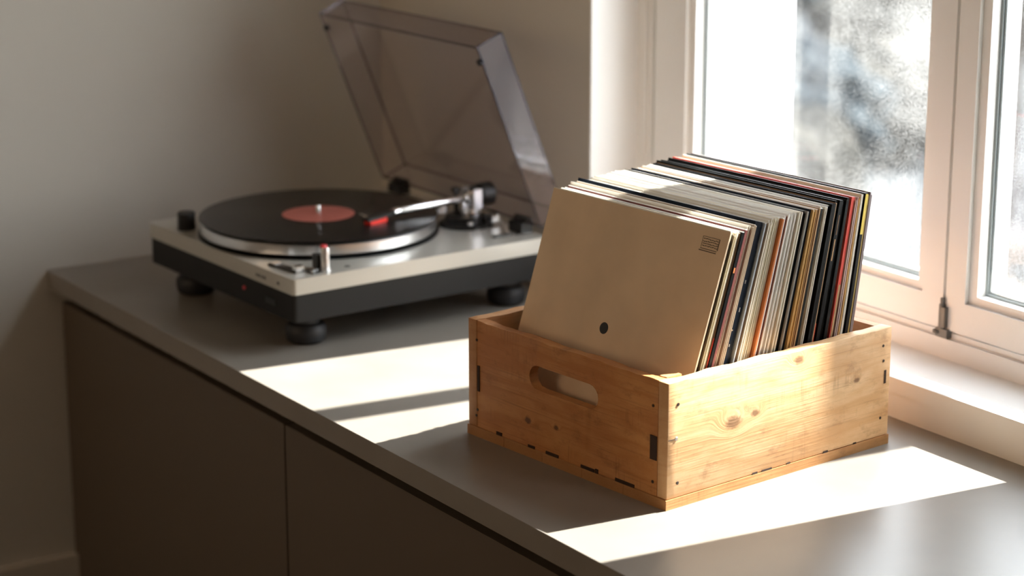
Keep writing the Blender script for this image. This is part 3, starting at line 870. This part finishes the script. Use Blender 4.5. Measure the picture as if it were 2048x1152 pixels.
# tonearm base
BC = (.3700, .1330)
b = BM()
lathe(b, [(0, .1030), (.0400, .1030), (.0400, .1065), (.0370, .1090), (.0300, .1100), (.0300, .1160), (.0270, .1185), (0, .1185)], 56, (*BC, 0))
tb = finish('tonearm_base', b, M['black'], tt)
b = cyl(BM(), .0045, .1100, .1150, (.3560, .1010, 0), 20); finish('trim_screw', b, M['chrome'], tb)
b = bx(BM(), .3800, .3920, .0960, .1040, .1030, .1180); finish('lift_block', b, M['black'], tb, bevel=.001)
b = bx(BM(), .3960, .4080, .1020, .1200, .1090, .1180); finish('anti_skate_dial', b, M['alu'], tb, bevel=.002)
b = cyl(BM(), .0085, .1180, .1300, (.3480, .1620, 0), 24); finish('height_ring', b, M['alu'], tb)
PV = Vector((.3850, .1350, .1435))
b = BM()
cyl(b, .0150, .1185, .1280, (.3800, .1340, 0), 32)
bx(b, .3760, .3900, .1190, .1225, .1270, .1560); bx(b, .3760, .3900, .1470, .1505, .1270, .1560)
finish('gimbal', b, M['alu'], tb, bevel=.0012)
# tonearm: tube, headshell, counterweight
HD = Vector((.2500, .1315, .1395))
ad = (HD - PV).normalized()
b = BM(); rod(b, PV + ad * .008, HD - ad * .002, .0058, .0050, 24)
ta = finish('tonearm', b, M['chrome'], tt)
b = BM(); rod(b, PV - ad * .006, PV + ad * .013, .0105, .0105, 32); rod(b, PV + ad * .012, PV + ad * .0165, .0075, .0075, 24)
finish('pivot_housing', b, M['chrome'], ta, bevel=0)
b = BM(); rod(b, PV + Vector((0, 0, .009)), PV + Vector((0, 0, .0145)), .0065, .006, 24); finish('pivot_cap', b, M['black'], ta)
b = BM(); rod(b, PV - ad * .010, PV - ad * .030, .0175, .0175, 40); finish('counterweight', b, M['black'], ta)
b = BM(); rod(b, PV - ad * .005, PV - ad * .012, .0095, .0095, 32); finish('weight_scale', b, M['alu'], ta)
b = BM(); rod(b, (.3640, .1480, .1185), (.3640, .1480, .1540), .0038, .0038, 16); bx(b, .3585, .3695, .1440, .1530, .1500, .1570)
finish('arm_rest', b, M['black'], tb, bevel=.0008)
# headshell and cartridge
hd = Vector((-.0600, -.0090, -.0045)).normalized()
sidev = hd.cross(Vector((0, 0, 1))).normalized(); upv = sidev.cross(hd).normalized()
def hs(bm, l0, l1, w0, w1, z0, z1, org=HD):
    vs = []
    for (l, w) in ((l0, w0), (l1, w1)):
        for s in (-1, 1):
            for z in (z0, z1):
                vs.append(bm.verts.new(org + hd * l + sidev * s * w + upv * z))
    for f in ((0, 1, 3, 2), (4, 6, 7, 5), (0, 4, 5, 1), (2, 3, 7, 6), (0, 2, 6, 4), (1, 5, 7, 3)):
        bm.faces.new([vs[i] for i in f])
b = BM(); rod(b, HD - hd * .004, HD + hd * .008, .0056, .0056, 24); finish('collar', b, M['chrome'], ta)
b = BM(); hs(b, .006, .018, .0050, .0085, -.0030, .0030); hs(b, .018, .060, .0085, .0080, -.0010, .0030)
sh = finish('headshell', b, M['black'], ta, bevel=.0008)
b = BM(); hs(b, .026, .056, .0075, .0070, -.0078, -.0011); finish('cartridge', b, M['red'], ta, bevel=.0008)['label'] = 'bright red cartridge'
b = BM(); hs(b, .040, .060, .0062, .0050, -.0096, -.0078); finish('stylus', b, M['red'], ta)
b = BM(); rod(b, HD + hd * .046 + sidev * .008, HD + hd * .050 + sidev * .024 + upv * .004, .0011, .0009, 10); finish('finger_lift', b, M['chrome'], ta)
# cue lever
b = BM(); bx(b, .3540, .3850, .0385, .0450, .1030, .1055); cl_ = finish('cue_plate', b, M['black'], tt, bevel=.0006)
b = BM(); rod(b, (.3830, .0430, .1045), (.3880, .0680, .1210), .0013, .0013, 10); finish('cue_lever', b, M['chrome'], cl_)
b = cyl(BM(), .0042, .1030, .1040, (.3950, .0400, 0), 18); finish('screw_plug', b, M['grey_print'], tt)
# hinges and lid
hx = .4130
for v in (.052, .375):
    b = BM(); bx(b, hx - .012, hx + .008, v - .016, v + .016, .1030, .1180); cyl(b, .0060, -.016, .016, (hx + .002, v, .1200), 20, aim((0, 1, 0)))
    finish('lid_hinge', b, M['black'], tt, bevel=.0010)
R0 = Vector((.4100, 0, .1190)); rd = Vector((-.110, 0, .268)).normalized(); nd = Vector((rd.z, 0, -rd.x))
LL, LD = .290, .0445
def lp(l, y, n): return R0 + rd * l + nd * n + Vector((0, y, 0))
def lbox(bm, l0, l1, y0, y1, n0, n1):
    vs = [bm.verts.new(lp(l, y, n)) for l in (l0, l1) for y in (y0, y1) for n in (n0, n1)]
    for f in ((0, 1, 3, 2), (4, 6, 7, 5), (0, 4, 5, 1), (2, 3, 7, 6), (0, 2, 6, 4), (1, 5, 7, 3)):
        bm.faces.new([vs[i] for i in f])
t = .0026; e = .0006
b = BM()
lbox(b, t, LL - t, t, TD - t, LD - t, LD)                   # top sheet
lbox(b, 0, LL, 0, t, 0, LD); lbox(b, 0, LL, TD - t, TD, 0, LD)    # sides
lbox(b, 0, t, t, TD - t, 0, LD); lbox(b, LL - t, LL, t, TD - t, 0, LD)
lid = finish('dust_cover', b, M['lid'], tt, smooth=False)
lid['label'] = 'smoked clear acrylic lid, raised'
b = BM()                                                     # the thick polished rim and corners read darker
for (y0, y1) in ((-.0004, t + .0004), (TD - t - .0004, TD + .0004)):
    lbox(b, 0, LL, y0, y1, -.0010, .0005); lbox(b, 0, LL, y0, y1, LD - .0012, LD + .0006)
    lbox(b, LL - .0006, LL + .0010, y0, y1, 0, LD); lbox(b, -.0010, .0006, y0, y1, 0, LD)
lbox(b, LL - t - .0003, LL + .0004, t, TD - t, -.0010, .0008); lbox(b, LL - .0012, LL + .0006, t, TD - t, LD - .0015, LD + .0006)
lbox(b, -.0004, t + .0003, t, TD - t, -.0010, .0008); lbox(b, -.0006, .0012, t, TD - t, LD - .0015, LD + .0006)
finish('lid_rim', b, M['lid_edge'], lid, smooth=False)
for v in (.0065, TD - .0065):
    b = BM(); c0 = lp(LL - .024, v, 0); cyl(b, .0048, -.003, .004, c0, 18, aim(-nd)); finish('rubber_bumper', b, M['rubber'], lid)

# ------------------------------------------------------------------ outside
GZ = -1.30
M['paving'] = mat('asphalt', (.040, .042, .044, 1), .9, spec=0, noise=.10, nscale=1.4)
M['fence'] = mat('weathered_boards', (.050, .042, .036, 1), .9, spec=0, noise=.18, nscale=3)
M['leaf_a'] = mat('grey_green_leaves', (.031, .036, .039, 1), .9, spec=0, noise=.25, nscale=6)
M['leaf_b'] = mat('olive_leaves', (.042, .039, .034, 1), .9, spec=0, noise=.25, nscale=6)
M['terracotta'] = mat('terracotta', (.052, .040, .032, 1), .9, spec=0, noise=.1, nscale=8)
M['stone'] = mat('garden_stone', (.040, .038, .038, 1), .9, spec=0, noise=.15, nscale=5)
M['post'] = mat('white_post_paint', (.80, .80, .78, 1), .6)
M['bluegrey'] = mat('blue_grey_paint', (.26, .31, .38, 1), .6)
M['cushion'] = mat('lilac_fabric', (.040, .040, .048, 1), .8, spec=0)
struct(finish('ground', bx(BM(), .9, 60, -40, 50, GZ - .2, GZ), M['paving'], smooth=False))
def bush(name, c, rx, rz, m, label, cat='shrub', group=None):
    b = BM(); r = random.Random(int(c[0] * 100 + c[1] * 10))
    bmesh.ops.create_icosphere(b, subdivisions=4, radius=1)
    for v in b.verts:
        d = v.co.normalized()
        k = 1 + .08 * math.sin(5 * d.x + c[0]) * math.sin(6 * d.y + c[1]) + .12 * math.sin(11 * d.z + 7 * d.x) + r.uniform(-.09, .09)
        v.co = Vector((d.x * rx * k, d.y * rx * k, rz + d.z * rz * k))
        if v.co.z < 0: v.co.z = 0
    o = finish(name, b, m, smooth=False); o.location = c
    return tag(o, label, cat, group)
# view directions through the window, given as (heading from +Y in deg, distance)
def at(hd_, dist, z=GZ):
    a = math.radians(hd_); return (cam.location.x + math.sin(a) * dist, cam.location.y + math.cos(a) * dist, z)
bush('shrub', at(41.0, 9.7), .42, .36, M['leaf_a'], 'grey-green shrub out of focus beyond the window, upper centre of the left pane', group='shrubs outside')
bush('shrub', at(44.2, 12.4), .55, .45, M['leaf_b'], 'pale olive shrub out of focus at the top of the left pane', group='shrubs outside')
bush('shrub', at(39.4, 14.4), .5, .42, M['leaf_a'], 'grey-green shrub out of focus beside the bright outer jamb, upper left pane', group='shrubs outside')
def pot(c, r, h, label):
    root = empty('plant_pot', c)
    b = lathe(BM(), [(0, 0), (r * .72, 0), (r, h * .86), (r * 1.08, h * .87), (r * 1.08, h), (r * .92, h), (r * .88, h * .8), (0, h * .78)], 32)
    finish('pot', b, M['terracotta'], root)
    b = BM(); bmesh.ops.create_icosphere(b, subdivisions=3, radius=r * 1.15)
    for v in b.verts: v.co = Vector((v.co.x, v.co.y, v.co.z * .8 + h + r * .5)) * (1 + .05 * math.sin(30 * v.co.x))
    finish('foliage', b, M['leaf_b'], root, smooth=False)
    return tag(root, label, 'plant pot', 'plant pots outside')
pot(at(41.4, 8.1), .20, .40, 'peach terracotta pot, blurred, left of the middle of the left window pane')
pot(at(38.6, 10.4), .20, .28, 'smaller terracotta pot, blurred, at the middle of the left window pane')
# garden bench with pale blue slats
bn = empty('garden_bench', at(39.9, 7.2), (0, 0, -.8))
b = BM()
for k in range(4): bx(b, -.45, .45, -.20 + k * .105, -.11 + k * .105, .40, .43)
finish('seat', b, M['cushion'], bn, bevel=.005)
for sx in (-.40, .36):
    for sy in (-.18, .16): finish('leg', bx(BM(), sx, sx + .05, sy, sy + .05, 0, .40), M['post'], bn, bevel=.004)
tag(bn, 'low pale lilac slatted bench on the paving outside, blurred behind the records', 'bench')
# board fence seen through the right pane
fn = empty('garden_fence', at(56.3, 8.6), (0, 0, math.radians(-52)))
b = BM()
for k in range(16): bx(b, -1.6 + k * .20, -1.6 + k * .20 + .17, -.012, .012, .05, 1.55)
finish('board_panel', b, M['fence'], fn, bevel=.003)
b = BM()
for z in (.30, 1.15): bx(b, -1.62, 1.60, -.05, -.013, z, z + .09)
finish('rail', b, M['stone'], fn, bevel=.003)
tag(fn, 'weathered brown board fence blurred beyond the right-hand window pane', 'fence')
# steps and a grey wall
b = BM()
for k in range(3): bx(b, -1.2, 1.2, k * .35, 3 * .35, k * .13, (k + 1) * .13)
o = finish('garden_steps', b, M['stone'], bevel=.01); o.location = at(54.5, 6.5); o.rotation_euler = (0, 0, math.radians(-60))
tag(o, 'pale stone steps outside, blurred low in the right-hand pane', 'steps')
bush('shrub', at(43.2, 10.7), .34, .30, M['leaf_b'], 'small brownish shrub outside, blurred, middle of the left pane', group='shrubs outside')
bush('shrub', at(46.6, 14.6), .70, .46, M['leaf_a'], 'dark shrub outside at the top of the right-hand pane', group='shrubs outside')
bush('shrub', at(41.9, 16.9), .90, .60, M['leaf_a'], 'largest grey-green shrub, far away at the top of the left pane', group='shrubs outside')
# unseen post and boxed post, added beyond the window to shape the sun patches
b = bx(BM(), 1.478, 1.522, -1.062, -1.012, GZ, 2.6)
o = finish('shade_post', b, M['post'], bevel=.004)
tag(o, 'slim white unseen post, added outside the window to cast a shadow band', 'post')
mb = empty('shade_box_post', (1.5, -1.32, GZ))
finish('post', bx(BM(), -.02, .02, -.02, .02, 0, 3.05), M['post'], mb, bevel=.003)
finish('box', bx(BM(), .0, .03, -.145, .03, 0.975 - GZ, 1.487 - GZ), M['bluegrey'], mb, bevel=.004)
tag(mb, 'blue-grey box on a post, unseen, added outside to block sun', 'sun blocker')
